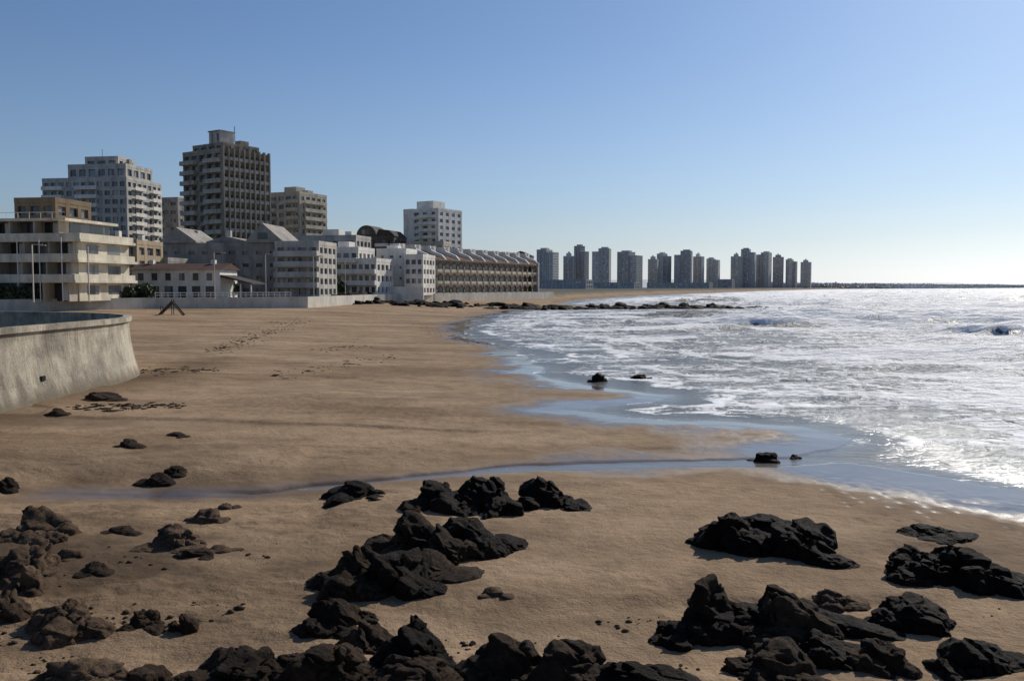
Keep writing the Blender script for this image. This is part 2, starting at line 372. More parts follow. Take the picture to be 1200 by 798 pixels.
def rock(name,box,mat,seed,sub=5,lumps=5,depthk=1.05):
    x0,y0,x1,y1=box;rng=np.random.default_rng(seed)
    cx=(x0+x1)/2
    gx,gy,gz=survey(cx,y1-2)
    w=(x1-x0)/F*gy
    dep=w*depthk
    H=(y1-y0)*gy/F
    dep=min(dep,H*0.9/(CAMH/gy))
    h=max(H-dep*0.65*CAMH/gy,H*0.46,0.12*w)
    cxw=(cx-600)/F*(gy+dep*0.5);cyw=gy+dep*0.5
    cz=float(terrain(np.array([cxw]),np.array([cyw]))[0])
    VV=[];FF=[];k=0
    for i in range(lumps):
        if i==0: lw,ld,lh=w*0.74,dep*0.85,h;ox=rng.uniform(-.12,.10)*w;oy=0.06*dep
        else:
            lw=w*rng.uniform(0.42,0.62);ld=dep*rng.uniform(0.45,0.75)
            t=(i-1)/max(lumps-2,1)*2-1;ox=t*(w-lw)/2;oy=rng.uniform(-.32,.2)*dep
            lh=h*rng.uniform(0.35,0.78)*(1-0.3*abs(t))
        V,Fc=lump(rng,lw,ld,lh,sub if i==0 else max(sub-1,3))
        a=rng.uniform(-.45,.45);c,s=math.cos(a),math.sin(a)
        V=V@np.array([[c,s,0],[-s,c,0],[0,0,1]])
        V=V+np.array([ox,oy,-0.05*h]);VV.append(V);FF.append(Fc+k);k+=len(V)
    V=np.concatenate(VV);Fc=np.concatenate(FF)
    o=mkmesh(name,V,Fc,mat,False,(cxw,cyw,cz))
    e=V[V[:,2]>0.1*h];ex=e[:,0].max()-e[:,0].min();o.scale=(w*1.06/ex,1,min(h/max(np.percentile(e[:,2],99.5),1e-3),1.3))
    return o
rd=rock_mat('dark_wet_rock',(0.0065,0.0045,0.0032),(0.028,0.018,0.0115),0.0,0.75)
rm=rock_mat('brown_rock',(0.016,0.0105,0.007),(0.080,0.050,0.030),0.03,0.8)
rb=rock_mat('lit_brown_rock',(0.045,0.029,0.018),(0.18,0.118,0.074),0.05,0.85)  # paler brown puts the sunlit look of the left rocks into the colour
rocks=[ (377,556,458,590,rd,5),(470,560,560,606,rd,5),(520,553,615,606,rd,6),(603,556,692,602,rd,6),(430,588,545,664,rm,6),(470,610,560,670,rm,6),(515,596,617,658,rd,6),
 (360,632,480,706,rm,6),(400,640,527,714,rd,6),(450,640,560,690,rm,5),(340,692,435,752,rm,6),(390,706,490,775,rm,6),(430,716,535,800,rd,6),(530,728,650,815,rm,6),(600,735,720,818,rm,6),(670,764,830,832,rd,6),(190,752,330,822,rm,6),(290,748,430,818,rm,6),(380,765,540,828,rm,6),
 (818,590,925,658,rd,6),(880,600,990,664,rd,6),(840,600,960,640,rd,5),(1060,614,1150,638,rd,5),(1038,634,1140,690,rd,6),(1090,630,1220,704,rd,6),(765,725,850,765,rd,5),(800,667,910,762,rm,6),(865,674,990,768,rm,6),(1010,687,1130,755,rd,6),(1100,728,1230,805,rd,6),
 (850,728,970,812,rm,6),(920,735,1045,800,rd,6),(955,690,1020,722,rb,5),(1000,745,1080,800,rm,5),(780,700,1060,770,rd,6),
 (0,592,86,640,rb,5),(-30,630,50,690,rb,5),(15,697,128,762,rb,6),(-40,690,30,740,rb,5),(137,711,188,743,rm,5),(188,718,224,748,rm,5),
 (160,610,238,652,rb,5),(210,596,262,620,rb,4),(155,556,200,575,rm,4),(185,549,215,562,rm,4),(200,643,248,659,rm,4),(85,660,126,680,rm,4),
 (112,618,160,630,rm,4),(20,765,160,822,rb,5),(120,780,200,815,rm,5),(-20,560,15,580,rm,4),
 (688,438,713,451,rd,4),(737,440,767,450,rd,4),(880,531,915,547,rd,4),(928,535,942,541,rd,3),(50,482,78,492,rm,4),(130,515,165,528,rm,4),(190,508,218,515,rm,3),
 (395,680,450,712,rm,5),(90,459,150,473,rm,4),(0,660,40,700,rb,4),(560,690,600,706,rb,3),(240,640,275,652,rb,3),(40,640,90,662,rb,4),(250,590,275,600,rb,3)]
for i,(x0,y0,x1,y1,m,sb) in enumerate(rocks):
    rock('beach_rock',(x0,y0,x1,y1),m,300+i,sb,6 if x1-x0>60 else 3)
def scatter(name,pts,mat,sub=1):
    VV=[];FF=[];k=0;rng=np.random.default_rng(5)
    P=np.array([(p[0],p[1]) for p in pts]);zz=terrain(P[:,0],P[:,1])
    for (x,y,sz,hh),z in zip(pts,zz):
        V,Fc=ico(sub if sz<0.5 else 2);V=V*rng.uniform(0.7,1.25,size=V.shape)
        V=V*np.array([sz*rng.uniform(.7,1.3),sz*rng.uniform(.5,1),hh])/2
        V=V+np.array([x,y,z+hh*0.12]);VV.append(V);FF.append(Fc+k);k+=len(V)
    return mkmesh(name,np.concatenate(VV),np.concatenate(FF),mat)
pts=[]
cents=[(random.uniform(-60,300),random.triangular(600,830,790)) for _ in range(18)]+[(random.uniform(330,1200),random.uniform(700,800)) for _ in range(8)]
for (a_,b_) in cents:
    for i in range(random.randint(6,20)):
        px=a_+random.gauss(0,28);py=b_+random.gauss(0,8)
        x,y=onplane(px,py,0.3)
        s=abs(random.gauss(0,0.05))+0.012
        pts.append((x,y,s,s*0.6))
scatter('pebbles',pts,rb)
# reef: ledges plus loose boulders, one object
VV=[];FF=[];k=0;rng=np.random.default_rng(77)
def addl(x,y,w_,d_,h_,sub=3):
    global k
    V,Fc=lump(rng,w_,d_,h_,sub,1.2);z=float(terrain(np.array([x]),np.array([y]))[0])
    a=rng.uniform(-.5,.5);c,s=math.cos(a),math.sin(a);V=V@np.array([[c,s,0],[-s,c,0],[0,0,1]])
    VV.append(V+np.array([x,y,max(z,-0.2)-0.05*h_]));FF.append(Fc+k);k+=len(V)
for i in range(46):
    t=rng.random()**1.1;x=-40+94*t;y=rng.uniform(188+22*t,214+8*t)
    addl(x,y,rng.uniform(4,11)*(1-0.4*t),rng.uniform(3,7),rng.uniform(.4,1.1)*(1-.25*t),4)
for i in range(330):
    t=rng.random()**1.2;x=-42+96*t;y=rng.uniform(186+22*t,216+8*t)
    if fbm(np.array([x/6]),np.array([y/6]),seed=90)[0]<-0.12: continue
    s=abs(rng.normal(0,1.0))+.4;addl(x,y,s*1.7,s*1.2,min(s*.55,1.5),2)
for i in range(30):
    addl(rng.uniform(30,66),rng.uniform(208,226),rng.uniform(1,4),rng.uniform(1,3),rng.uniform(.3,.8),3)
mkmesh('rocky_reef',np.concatenate(VV),np.concatenate(FF),rd)
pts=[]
for (xa,ya,xb,yb,n) in [(250,408,352,374,330),(155,430,250,427,130),(320,432,460,410,60),(90,470,215,466,150),(500,378,560,396,60),(370,405,420,398,40)]:  # wrack, plus rows of dark flakes standing in for scarp shade
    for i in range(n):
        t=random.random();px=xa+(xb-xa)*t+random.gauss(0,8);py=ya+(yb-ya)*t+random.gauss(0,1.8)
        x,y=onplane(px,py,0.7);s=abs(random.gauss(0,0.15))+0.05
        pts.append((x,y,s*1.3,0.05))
scatter('wrack_and_scarp_shade',pts,rm,1)
# ------------------------------------------------------------------ sea wall bastion
WXX=-20.1;TOP=3.59;cx,cy,rdw=WXX-14.9,43.2,14.9
path=[(WXX,-40),(WXX,-20),(WXX,0)]+[(WXX,y) for y in np.arange(4,42,2.0)]
path+=[(cx+rdw*math.cos(a),cy+rdw*math.sin(a)) for a in np.radians(np.arange(0,181,6))]
path+=[(cx-rdw,20),(cx-rdw,-40)]
prof=[(0.75,-1.0),(0.62,0.4),(0.36,1.2),(0.17,2.2),(0.08,3.0),(0.10,3.28),(0.24,3.34),(0.24,TOP),(-0.16,TOP),(-0.16,2.2)]
Vw=[];Fw=[]
for i,(x,y) in enumerate(path):
    a=path[max(i-1,0)];c=path[min(i+1,len(path)-1)]
    tx,ty=c[0]-a[0],c[1]-a[1];l=math.hypot(tx,ty);nx,ny=ty/l,-tx/l
    for o,z in prof: Vw.append((x+nx*o,y+ny*o,z))
n=len(prof)
for i in range(len(path)-1):
    for j in range(n-1): Fw.append((i*n+j,(i+1)*n+j,(i+1)*n+j+1,i*n+j+1))
def wallconc():
    m,nt,b=newmat('weathered_concrete');P=geo(nt)
    st=noise(nt,scaled(nt,P,1,1,0.2),1.2,8,0.75);n2=noise(nt,P,0.5,6,0.6);n3=noise(nt,P,9,5,0.7)
    c=ramp(nt,st,[(0.3,(0.20,0.16,0.11)),(0.5,(0.43,0.37,0.275)),(0.7,(0.56,0.495,0.385))])
    c=mixc(nt,1.0,c,ramp(nt,n2,[(0.35,0.45),(0.55,1.0)]),'MULTIPLY')
    c=mixc(nt,0.7,c,ramp(nt,n3,[(0.3,0.6),(0.6,1.1)]),'MULTIPLY')
    sx=nt.nodes.new('ShaderNodeSeparateXYZ');nt.links.new(P,sx.inputs[0])
    lowm=mth(nt,'ADD',sx.outputs['Z'],mth(nt,'MULTIPLY',st,0.8))
    c=mixc(nt,ramp(nt,mth(nt,'MULTIPLY',lowm,0.4),[(0.38,0.85),(0.60,0)]),c,(0.13,0.10,0.062))
    fr=mth(nt,'FRACT',mth(nt,'MULTIPLY',sx.outputs['Y'],0.27))
    c=mixc(nt,ramp(nt,fr,[(0.0,.8),(0.015,0)]),c,(0.14,0.12,0.09))
    nt.links.new(c,b.inputs['Base Color']);b.inputs['Roughness'].default_value=0.9
    bump(nt,b,mth(nt,'ADD',st,mth(nt,'MULTIPLY',n3,0.4)),0.8,0.12);return m
wc=wallconc()
sw=Bld('concrete_sea_wall',0,0,0)
sw.parts['wall_face']=(Vw,Fw,wc)
deckm=wallm((0.035,0.031,0.028),'dark_deck')  # one near-black tone over the whole deck
Vd=[(x,y,2.35) for x,y in [(WXX-.1,-40)]+path[3:-1]+[(cx-rdw,-40)]]
sw.parts['deck']=(Vd,[tuple(range(len(Vd)))],deckm)
for k_,yy in enumerate((12,22,30,37)):
    sw.box('drain_outlets',wallm((0.02,0.02,0.02),'drain_shadow'),WXX+0.2,WXX+0.40,yy,yy+.3,1.25,1.45)
sw.done()
# ------------------------------------------------------------------ promenade wall
pm=wallm((0.60,0.56,0.48),'promenade_concrete')
def stripwall(name,pts,z0,z1,t,mat):
    b=Bld(name,0,0,0);V,Fc,_=b.part('wall',mat)
    for (xa,ya),(xb,yb) in zip(pts[:-1],pts[1:]):
        dx,dy=xb-xa,yb-ya;l=math.hypot(dx,dy);nx,ny=dy/l*t/2,-dx/l*t/2;k=len(V)
        for z in (z0,z1): V+= [(xa-nx,ya-ny,z),(xb-nx,yb-ny,z),(xb+nx,yb+ny,z),(xa+nx,ya+ny,z)]
        Fc+= [(k,k+1,k+2,k+3),(k+4,k+5,k+6,k+7),(k,k+1,k+5,k+4),(k+1,k+2,k+6,k+5),(k+2,k+3,k+7,k+6),(k+3,k,k+4,k+7)]
    return b
w=stripwall('promenade_wall',[(-110,104.5),(-75,127.5),(-60,149.5),(-37.6,162.5),(-32.6,213),(-20.5,238),(14.8,318)],0.5,3.35,0.4,pm)
w.done()
f=Bld('white_fence',-60,149.2,3.35,30)
wp=wallm((0.75,0.75,0.72),'white_paint',0.08)
for i in range(24): f.box('pickets',wp,i*1.0,i*1.0+.1,-.05,.05,0,0.9)
f.box('rails',wp,0,23.1,-.09,-.055,0.75,0.88);f.box('rails',wp,0,23.1,-.09,-.055,0.35,0.45);f.done()
wm_=wallm((0.10,0.075,0.05),'weathered_wood')
sx_,sy_,sz_=survey(203,371)
st=Bld('wooden_beach_stair',sx_,sy_,sz_-.1,12)
for sgn in (-1,1):
    st.prism('stringers',wm_,[(-2.2,0),(-1.9,0),(0.1,1.9),(0.1,2.15),(-0.15,2.15)],'y',sgn*0.8-.06,sgn*0.8+.06)
    st.prism('braces',wm_,[(0.0,1.9),(0.2,1.9),(1.7,0),(1.45,0)],'y',sgn*0.83-.05,sgn*0.83+.05)
    for xx in (-1.6,-0.1): st.box('posts',wm_,xx,xx+.1,sgn*.86-.05,sgn*.86+.05,0.2,2.4 if xx>-1 else 1.5)
for i in range(8): st.box('treads',wm_,-2.05+i*.27,-1.78+i*.27,-.74,.74,0.2+i*.25,0.25+i*.25)
st.done()
# ------------------------------------------------------------------ town
def X_(px,d): return (px-600)/F*d
def Zt(py,d): return CAMH+(336-py)*d/F
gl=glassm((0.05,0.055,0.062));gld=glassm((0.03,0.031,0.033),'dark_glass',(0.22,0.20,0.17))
cream=wallm((0.78,0.70,0.54),'cream_render',.22);white=wallm((0.80,0.76,0.68),'white_render',0.16);grey=wallm((0.36,0.33,0.29),'grey_concrete',.25)
lgrey=wallm((0.56,0.52,0.455),'light_concrete',.22);beige=wallm((0.54,0.47,0.37),'beige_render',.22);brown=wallm((0.24,0.175,0.11),'brown_brick')
dkroof=wallm((0.085,0.073,0.062),'dark_roof');tan=wallm((0.46,0.36,0.24),'tan_render')
d=132;b=Bld('terraced_apartment_building',X_(90,d),d,3,-8)
W=42;D=16
levels=[(0,3.2,0),(3.2,6.3,0.0),(6.3,9.4,0.2),(9.4,12.6,3.2)]
for i,(za,zb,rx) in enumerate(levels):
    y_=1.5+i*0.9;b.box('glazing',gld,-W,-1.2-rx,y_+1.2,D,za,zb-0.25)
    b.box('floor_slabs',cream,-W-.5,-rx*1.0,y_-1.6,D+.5,zb-0.42,zb)
    if i<3:
        b.box('balcony_parapets',cream,-W-.5,-rx-.3,y_-1.62,y_-1.45,zb+.002,zb+0.85)
        b.box('balcony_side_parapets',cream,-rx-.28,-rx-.1,y_-1.62,D,zb+.002,zb+0.85)
    for k_ in range(10):
        xk=-1.3-rx-k_*4.1;b.box('party_walls',beige,xk-.25,xk,y_-1.2,D-.1,za,zb-.42)
        if k_%2==0: b.box('window_panels',white,xk-2.6,xk-1.7,y_+1.05,y_+1.25,za+.1,zb-.5)
b.box('end_wall',cream,-1.6,-1.15,2.5,D,0,8.97)
for k_ in range(3): b.box('end_windows',gld,-1.2,-1.12,4.5,7.5,k_*3.15+1,k_*3.15+2.4);b.box('end_windows',gld,-1.2,-1.12,10,13.5,k_*3.15+1,k_*3.15+2.4)
for k_ in range(6):
    xk=-2-k_*3.6;b.box('awning_posts',white,xk-.05,xk+.05,-.3,-.2,0,9.5)
b.box('roof_rail',white,-W,-3.8,3.3,3.36,13.5,13.58)
for k_ in range(20): b.box('roof_rail_posts',white,-W+k_*1.9,-W+k_*1.9+.06,3.31,3.35,12.6,13.5)
b.done()
d=152;b=Bld('brown_apartment_block',X_(47,d),d+6,3,-8);block(b,brown,gld,-4,3.6,-5,5,0,Zt(238,d)-3,6,3,3);b.done()
d=170;b=Bld('tan_low_house',X_(142,d),d+5,3,-6);block(b,tan,gl,-5,4.0,-5,5,0,Zt(287,d)-3,4,3,3);b.box('chimneys',white,-2,-1.2,-2,-1,10,13);b.box('chimneys',white,2,3,-1,0,10,12.2);b.done()
d=180;b=Bld('grey_garden_pavilion',X_(168,d),d+5,3,-6);block(b,grey,gld,-5,6.0,-5,5,0,7.2,2,5,3);b.done()
d=290;b=Bld('white_apartment_tower',X_(128,d),d,3,-9);H=Zt(206,d)-3
block(b,lgrey,gl,-16,13,-9,11,0,H-3,13,11,7,band=0.46,pier=0.28)
block(b,lgrey,gl,-9,11,-6,9,H-2.2,H+1.6,1,6,4,tag='_penthouse')
block(b,lgrey,gl,-5,6.5,-3,6,H+2,H+4.4,1,3,3,tag='_tank_room')
balconies(b,white,0,H-3,13,[(-15.5,-8.5),(-4,3.5)],-9,1.4)
balconies(b,white,0,H-3,13,[(-6,0),(4,9)],0,1.2,side='right',x1=13)
b.box('roof_plant',grey,7.5,8.5,0,1.5,H+1,H+4.6);b.box('roof_plant',grey,-12,-9.5,0,3,H-2,H+.6);b.box('antenna',grey,-1,-.85,0,.15,H+4,H+8);b.done()
d=330;b=Bld('grey_apartment_block',X_(205,d),d,3,-15);block(b,grey,gl,-9,8,-8,8,0,Zt(238,d)-3,11,5,5,band=.6);b.done()
d=265;b=Bld('ribbed_concrete_tower',X_(268,d),d,3,-33);H=Zt(186,d)-3
cg=wallm((0.38,0.325,0.25),'exposed_concrete',.25)
block(b,cg,gl,-8.6,8.6,-8.4,8.4,0,H,14,5,9,band=0.38,pier=0.24,rec=0.7)
balconies(b,wallm((0.52,0.465,0.38),'balcony_concrete',.25),0,H,14,[(-8.6,-2.2),(1.8,8.4)],-8.4,1.3,rail=1.0)
for i in range(10):
    yy=-8.4+i*16.8/9;b.box('ribs',cg,8.62,9.5,yy-.22,yy+.22,3,H+1.3)
for i in range(14): b.box('rib_sills',lgrey,8.7,9.2,-8.3,8.3,i*H/14+.5,i*H/14+1.5)
block(b,cg,gld,-6.5,7,-6.5,6.5,H+.1,H+2.4,1,4,4,tag='_upper_floor',par=.5)
b.box('lift_tower',lgrey,-4.2,0.8,-2.5,2.5,H+2.5,H+7.2);b.box('lift_tower_cap',cg,-4.4,1.0,-2.8,2.8,H+7.2,H+7.5);b.box('lift_tower_slots',gld,-3.2,-2.4,-2.56,-2.4,H+3.6,H+6.6);b.box('lift_tower_slots',gld,-.6,.2,-2.56,-2.4,H+3.6,H+6.6)
b.box('roof_plant',cg,3,5.5,1,4,H+2.5,H+4.4);b.box('antenna',grey,4,4.15,0,.15,H+4,H+8.5);b.done()
d=305;b=Bld('beige_apartment_tower',X_(348,d),d,3,-24);H=Zt(232,d)-3
block(b,beige,gl,-7.5,7.5,-7.5,7.5,0,H,12,5,5,band=.5);balconies(b,beige,0,H,12,[(-7,-2),(2,7)],-7.5,1.3)
balconies(b,white,0,H,12,[(-6,6)],0,1.2,side='right',x1=7.5)
b.box('lift_room',beige,-3,2,-2,3,H,H+3.2);b.box('water_tank',lgrey,3.5,6,-1,2,H,H+1.9);b.done()
d=192;b=Bld('gabled_grey_residence',X_(278,d),d+6,3,-4);H=Zt(290,d)-3
block(b,grey,gld,-17,10,-6,8,0,H,4,9,4,band=.72,pier=.55)
def gable(x0,x1,y0,y1,z,hh,mat=grey):
    xm=x0+(x1-x0)*.45;b.prism('gable_roofs',mat,[(x0,z),(x1,z),(x1,z+.35),(xm,z+hh),(x0,z+.4)],'y',y0,y1)
gable(-16,-8,-7,6,H+.9,3.4);gable(3,11,-7,7,H+.9,4.2);gable(-7,2.5,-4,7,H+.9,1.6,dkroof)
b.box('gable_windows',gld,-13.4,-11.4,-7.05,-6.9,H+1.5,H+2.6);b.box('gable_windows',gld,5.6,7.8,-7.05,-6.9,H+1.6,H+3.0)
for k_ in range(3): b.box('chimneys',lgrey,-12+k_*7.5,-11+k_*7.5,1,2,H+1,H+4)
b.done()
b=Bld('balconied_grey_apartments',X_(353,188),192,3,-8);H=Zt(288,188)-3
block(b,lgrey,gl,-4.6,5,-5,6,0,H,5,4,4,band=.45);balconies(b,lgrey,0,H,5,[(-4.5,5)],-5,1.3);b.done()
d=158;b=Bld('white_beach_house',X_(207,d),d+4,3,-3);hh=Zt(316,d)-3
b.box('walls',white,-8,8,-3.5,5,0,hh)
for k_ in range(6):
    xk=-6.9+k_*2.5;b.box('windows',gld,xk,xk+1.0,-3.56,-3.3,3.3,4.6);b.box('sills',white,xk-.1,xk+1.1,-3.7,-3.5,3.15,3.28)
    b.box('ground_openings',gld,xk-.2,xk+1.3,-3.55,-3.3,.1,2.3)
b.prism('roof',wallm((0.11,0.065,0.05),'clay_tiles'),[(-4.2,hh),(5.6,hh),(0.8,hh+1.2)],'x',-8.5,8.5)
b.box('chimneys',white,-6.5,-5.7,0,.8,hh,hh+1.8);b.box('chimneys',white,5,5.8,0,.8,hh,hh+1.8)
b.prism('porch_roof',dkroof,[(8.02,3.9),(13.8,2.6),(13.8,2.8),(8.02,4.3)],'y',-3.4,4)
for xx in (9.5,11.5,13.4): b.box('porch_posts',white,xx,xx+.2,-3.3,-3.1,0,2.7)
b.done()
d=218;b=Bld('white_terraced_apartments',X_(412,d),d+5,3,-12);H=Zt(294,d)-3
block(b,white,gl,-7.5,3,-5,6,0,H,4,5,4,band=.5);balconies(b,white,0,H,4,[(-7.4,3)],-5,1.5)
block(b,white,gl,3.1,8,-6,6,0,H-2.8,3,3,4,band=.5,tag='_wing');balconies(b,white,0,H-2.8,3,[(3.2,8)],-6,1.2,tag='wing_balconies')
b.box('stair_head',white,-4,-1,-1,3,H,H+2.4);b.done()
d=228;b=Bld('white_stepped_building',X_(472,d),d+6,3,-10);H=Zt(295,d)-3
block(b,white,gl,-6.5,1.5,-4,6,0,H,4,3,4,band=.78,pier=.6)
block(b,white,gl,1.6,6.5,-6,6,0,H-1.6,4,3,4,band=.5,tag='_wing');b.box('garden_wall',white,-3,8,-11,-10.6,-1,2.2)
b.box('stair_head',white,-5,-2,0,3,H,H+1.8);b.done()
d=262;b=Bld('grey_mansion_block',X_(390,d),d+5,3,-12);block(b,lgrey,gl,-11,9,-6,6,0,Zt(280,d)-3,5,8,4,band=.55)
b.box('roof_plant',white,-3,2,-2,2,16,19.2);b.box('roof_plant',grey,4,6,-2,2,16,18.5);b.done()
d=335;b=Bld('dark_roofed_hotel',X_(446,d),d,3,-14);H=Zt(281,d)-3
dkb=wallm((0.13,0.115,0.10),'dark_render')
block(b,dkb,gld,-9,8,-6,7,0,H,7,6,4,band=.45);balconies(b,white,0,H,7,[(-8,-3),(1,6)],-6,1.3)
arc=[(-7.4+8*(1-math.cos(a))*0.5,H+.8+4.2*math.sin(a)) for a in np.linspace(0,math.pi,12)]
b.prism('vaulted_roof',dkb,arc,'y',-5,6);b.box('vault_windows',gl,-5.2,-1.8,-5.06,-4.9,H+1.6,H+3.4)
b.prism('pitched_roof',dkroof,[(0.8,H+.8),(8.4,H+.8),(6,H+3),(2,H+3.4)],'y',-6,6);b.done()
d=355;b=Bld('white_corner_tower',X_(508,d),d,3,-30);H=Zt(250,d)-3
block(b,white,gl,-8.3,8.3,-8.3,8.3,0,H,12,4,4,band=.5,pier=.45);balconies(b,white,0,H,12,[(-1.0,7.5)],-8.3,1.2)
b.box('blank_wall_panel',white,-8.2,-3.2,-8.45,-8.28,0,H+1)
b.box('lift_room',white,-5,3,-4,4,H,H+4.2);b.done()
d=300;b=Bld('cream_infill_block',X_(500,d),d+6,3,-12);block(b,beige,gl,-6,7,-5,5,0,Zt(286,d)-3,5,5,3,band=.5);b.done()
ax,ay=-27.0,244.0;bx,by=9.0,318.0;L=math.hypot(bx-ax,by-ay);rot=math.degrees(math.atan2(by-ay,bx-ax))
b=Bld('arcaded_beachfront_row',ax,ay,2.6,rot)
arcm=wallm((0.36,0.26,0.185),'terracotta_render');H=10.6;nb=20;bw=L/nb
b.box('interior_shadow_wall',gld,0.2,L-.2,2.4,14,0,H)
b.box('end_walls',white,-.4,.15,-.6,14.2,0,H+.5);b.box('end_walls',white,L-.15,L+.4,-.6,14.2,0,H+.5)
for f_ in range(3):
    z0=f_*3.4
    b.box('floor_slabs',arcm,0.17,L-.17,0.1,2.38,z0+3.15,z0+3.4)
    for k_ in range(nb):
        x0=k_*bw;x1=x0+bw;pw=0.45;r_=(bw-2*pw)/2;xm=(x0+x1)/2
        V,Fc,_=b.part('arches',arcm);spring=z0+3.15-r_*0.75-.1
        n0=len(V);m_=9
        for yy in (0.0,0.35):
            for q in range(m_):
                a=math.pi*(1-q/(m_-1));V.append((xm+r_*math.cos(a),yy,spring+r_*0.75*math.sin(a)));V.append((xm+r_*math.cos(a) if 0<q<m_-1 else (x0+.001 if q==0 else x1-.001),yy,z0+3.4))
        for q in range(m_-1):
            Fc.append((n0+2*q,n0+2*q+2,n0+2*q+3,n0+2*q+1));Fc.append((n0+2*q,n0+2*m_+2*q,n0+2*m_+2*q+2,n0+2*q+2))
        b.box('columns',arcm,x0+.003,x0+pw,-.02,.36,z0,spring);b.box('columns',arcm,x1-pw,x1-.003,-.02,.36,z0,spring)
        b.box('balustrades',cream,x0+pw,x1-pw,.05,.15,z0+.05,z0+.85)
b.box('cornice',cream,0,L,-.35,.5,H-.38,H-.05)
b.prism('tiled_roof',wallm((0.16,0.09,0.06),'roof_tiles'),[(-.5,H),(14,H),(14,H+2.6),(7,H+2.6)],'x',0.2,L-.2)
for k_ in range(0,nb+1,2):
    xk=k_*bw;b.prism('white_party_fins',white,[(-.7,H-.1),(7.5,H-.1),(7.5,H+3.9),(4.6,H+3.9),(4.0,H+2.6),(0.6,H+1.3)],'x',xk-.35,xk+.35)
    b.box('chimneys',white,xk+.9,xk+2.2,4,5.4,H+1,H+3.9)
b.done()
d=335;b=Bld('small_dark_villa',X_(612,d),d+8,3,-10);block(b,grey,gld,-4,4,-4,4,0,Zt(303,d)-3,4,3,3);b.prism('roof',dkroof,[(-4.5,Zt(303,d)-2),(4.5,Zt(303,d)-2),(0,Zt(297,d)-2)],'y',-4,4);b.done()
# distant tower row
random.seed(4)
hz=[wallm((0.56,0.54,0.51),'hazy_concrete',.1),wallm((0.70,0.67,0.62),'hazy_light_concrete',.1),wallm((0.46,0.44,0.43),'hazy_dark_concrete',.1)]  # distance haze is put into these paler wall colours
hg=glassm((0.24,0.245,0.26),'hazy_glass')  # glass lightened in its base colour to stand for haze
far=[(628,655,291,1150,0,-28,.5),(659,675,297,1250,1,-20,0),(672,690,287,1262,2,-35,.7),(691,718,290,1230,0,-15,-.5),(722,753,294,1350,2,-30,.6),(758,772,301,1400,0,-20,0),(769,786,296,1430,1,-34,.5),(787,813,293,1430,2,-18,-.6),(811,825,298,1480,1,-30,0),(826,844,302,1500,0,-25,.4),(855,870,298,1540,0,-35,0),(866,886,291,1560,2,-22,.5),(884,904,295,1580,1,-30,-.4),(903,919,299,1620,2,-18,0),(919,934,303,1680,1,-30,.5),(936,951,305,1750,0,-24,0)]
for i,(xa,xb,yt,d,mi,ro,stp) in enumerate(far):
    w=(xb-xa)/F*d;xc=X_((xa+xb)/2,d);b=Bld('distant_apartment_tower',xc,d,3,ro);H=Zt(yt,d)-3
    kk=w/1.33;dk=kk*random.uniform(.75,1.0);nf=int(H/3.1)
    if stp:
        s0=-kk/2 if stp>0 else -kk/2+kk*.38;s1=kk/2-kk*.38 if stp>0 else kk/2
        block(b,hz[mi],hg,s0,s1,-dk/2,dk/2,0,H-3,nf,3,5,band=.42,pier=.35,rec=.9)
        t0,t1=(s1+.1,kk/2) if stp>0 else (-kk/2,s0-.1)
        hh_=H*(1-abs(stp)*.25);block(b,hz[(mi+1)%3],hg,t0,t1,-dk*.4,dk*.55,0,hh_,max(3,int(hh_/3.1)),2,5,band=.42,pier=.4,rec=.9,tag='_lower_wing')
        b.box('lift_room',hz[mi],s0+kk*.12,s1-kk*.1,-dk*.2,dk*.25,H-3,H)
        balconies(b,hz[(mi+1)%3],0,H-3,nf,[(s0+kk*.05,s0+kk*.25)],-dk/2,1.8)
    else:
        block(b,hz[mi],hg,-kk/2,kk/2,-dk/2,dk/2,0,H-5,nf,4,5,band=.42,pier=.35,rec=.9)
        balconies(b,hz[(mi+1)%3],0,H-5,nf,[(-kk*.42,-kk*.12),(kk*.1,kk*.42)],-dk/2,1.8)
        b.box('lift_room',hz[mi],-kk*.28,kk*random.uniform(.05,.3),-dk*.2,dk*.25,H-5,H)
        b.box('roof_plant',hz[mi],-kk*.1,kk*.02,-2,2,H,H+2.2)
    b.done()
for (xa,xb,yt,d) in [(640,690,329,900),(700,745,332,1050),(762,830,332,1250),(843,858,328,1450)]:
    b=Bld('distant_low_building',X_((xa+xb)/2,d),d,3,-28);w=(xb-xa)/F*d;H=Zt(yt,d)-3;block(b,hz[2],hg,-w*.55,w*.55,-9,9,0,H,max(2,int(H/3)),12,3,rec=.6);b.done()
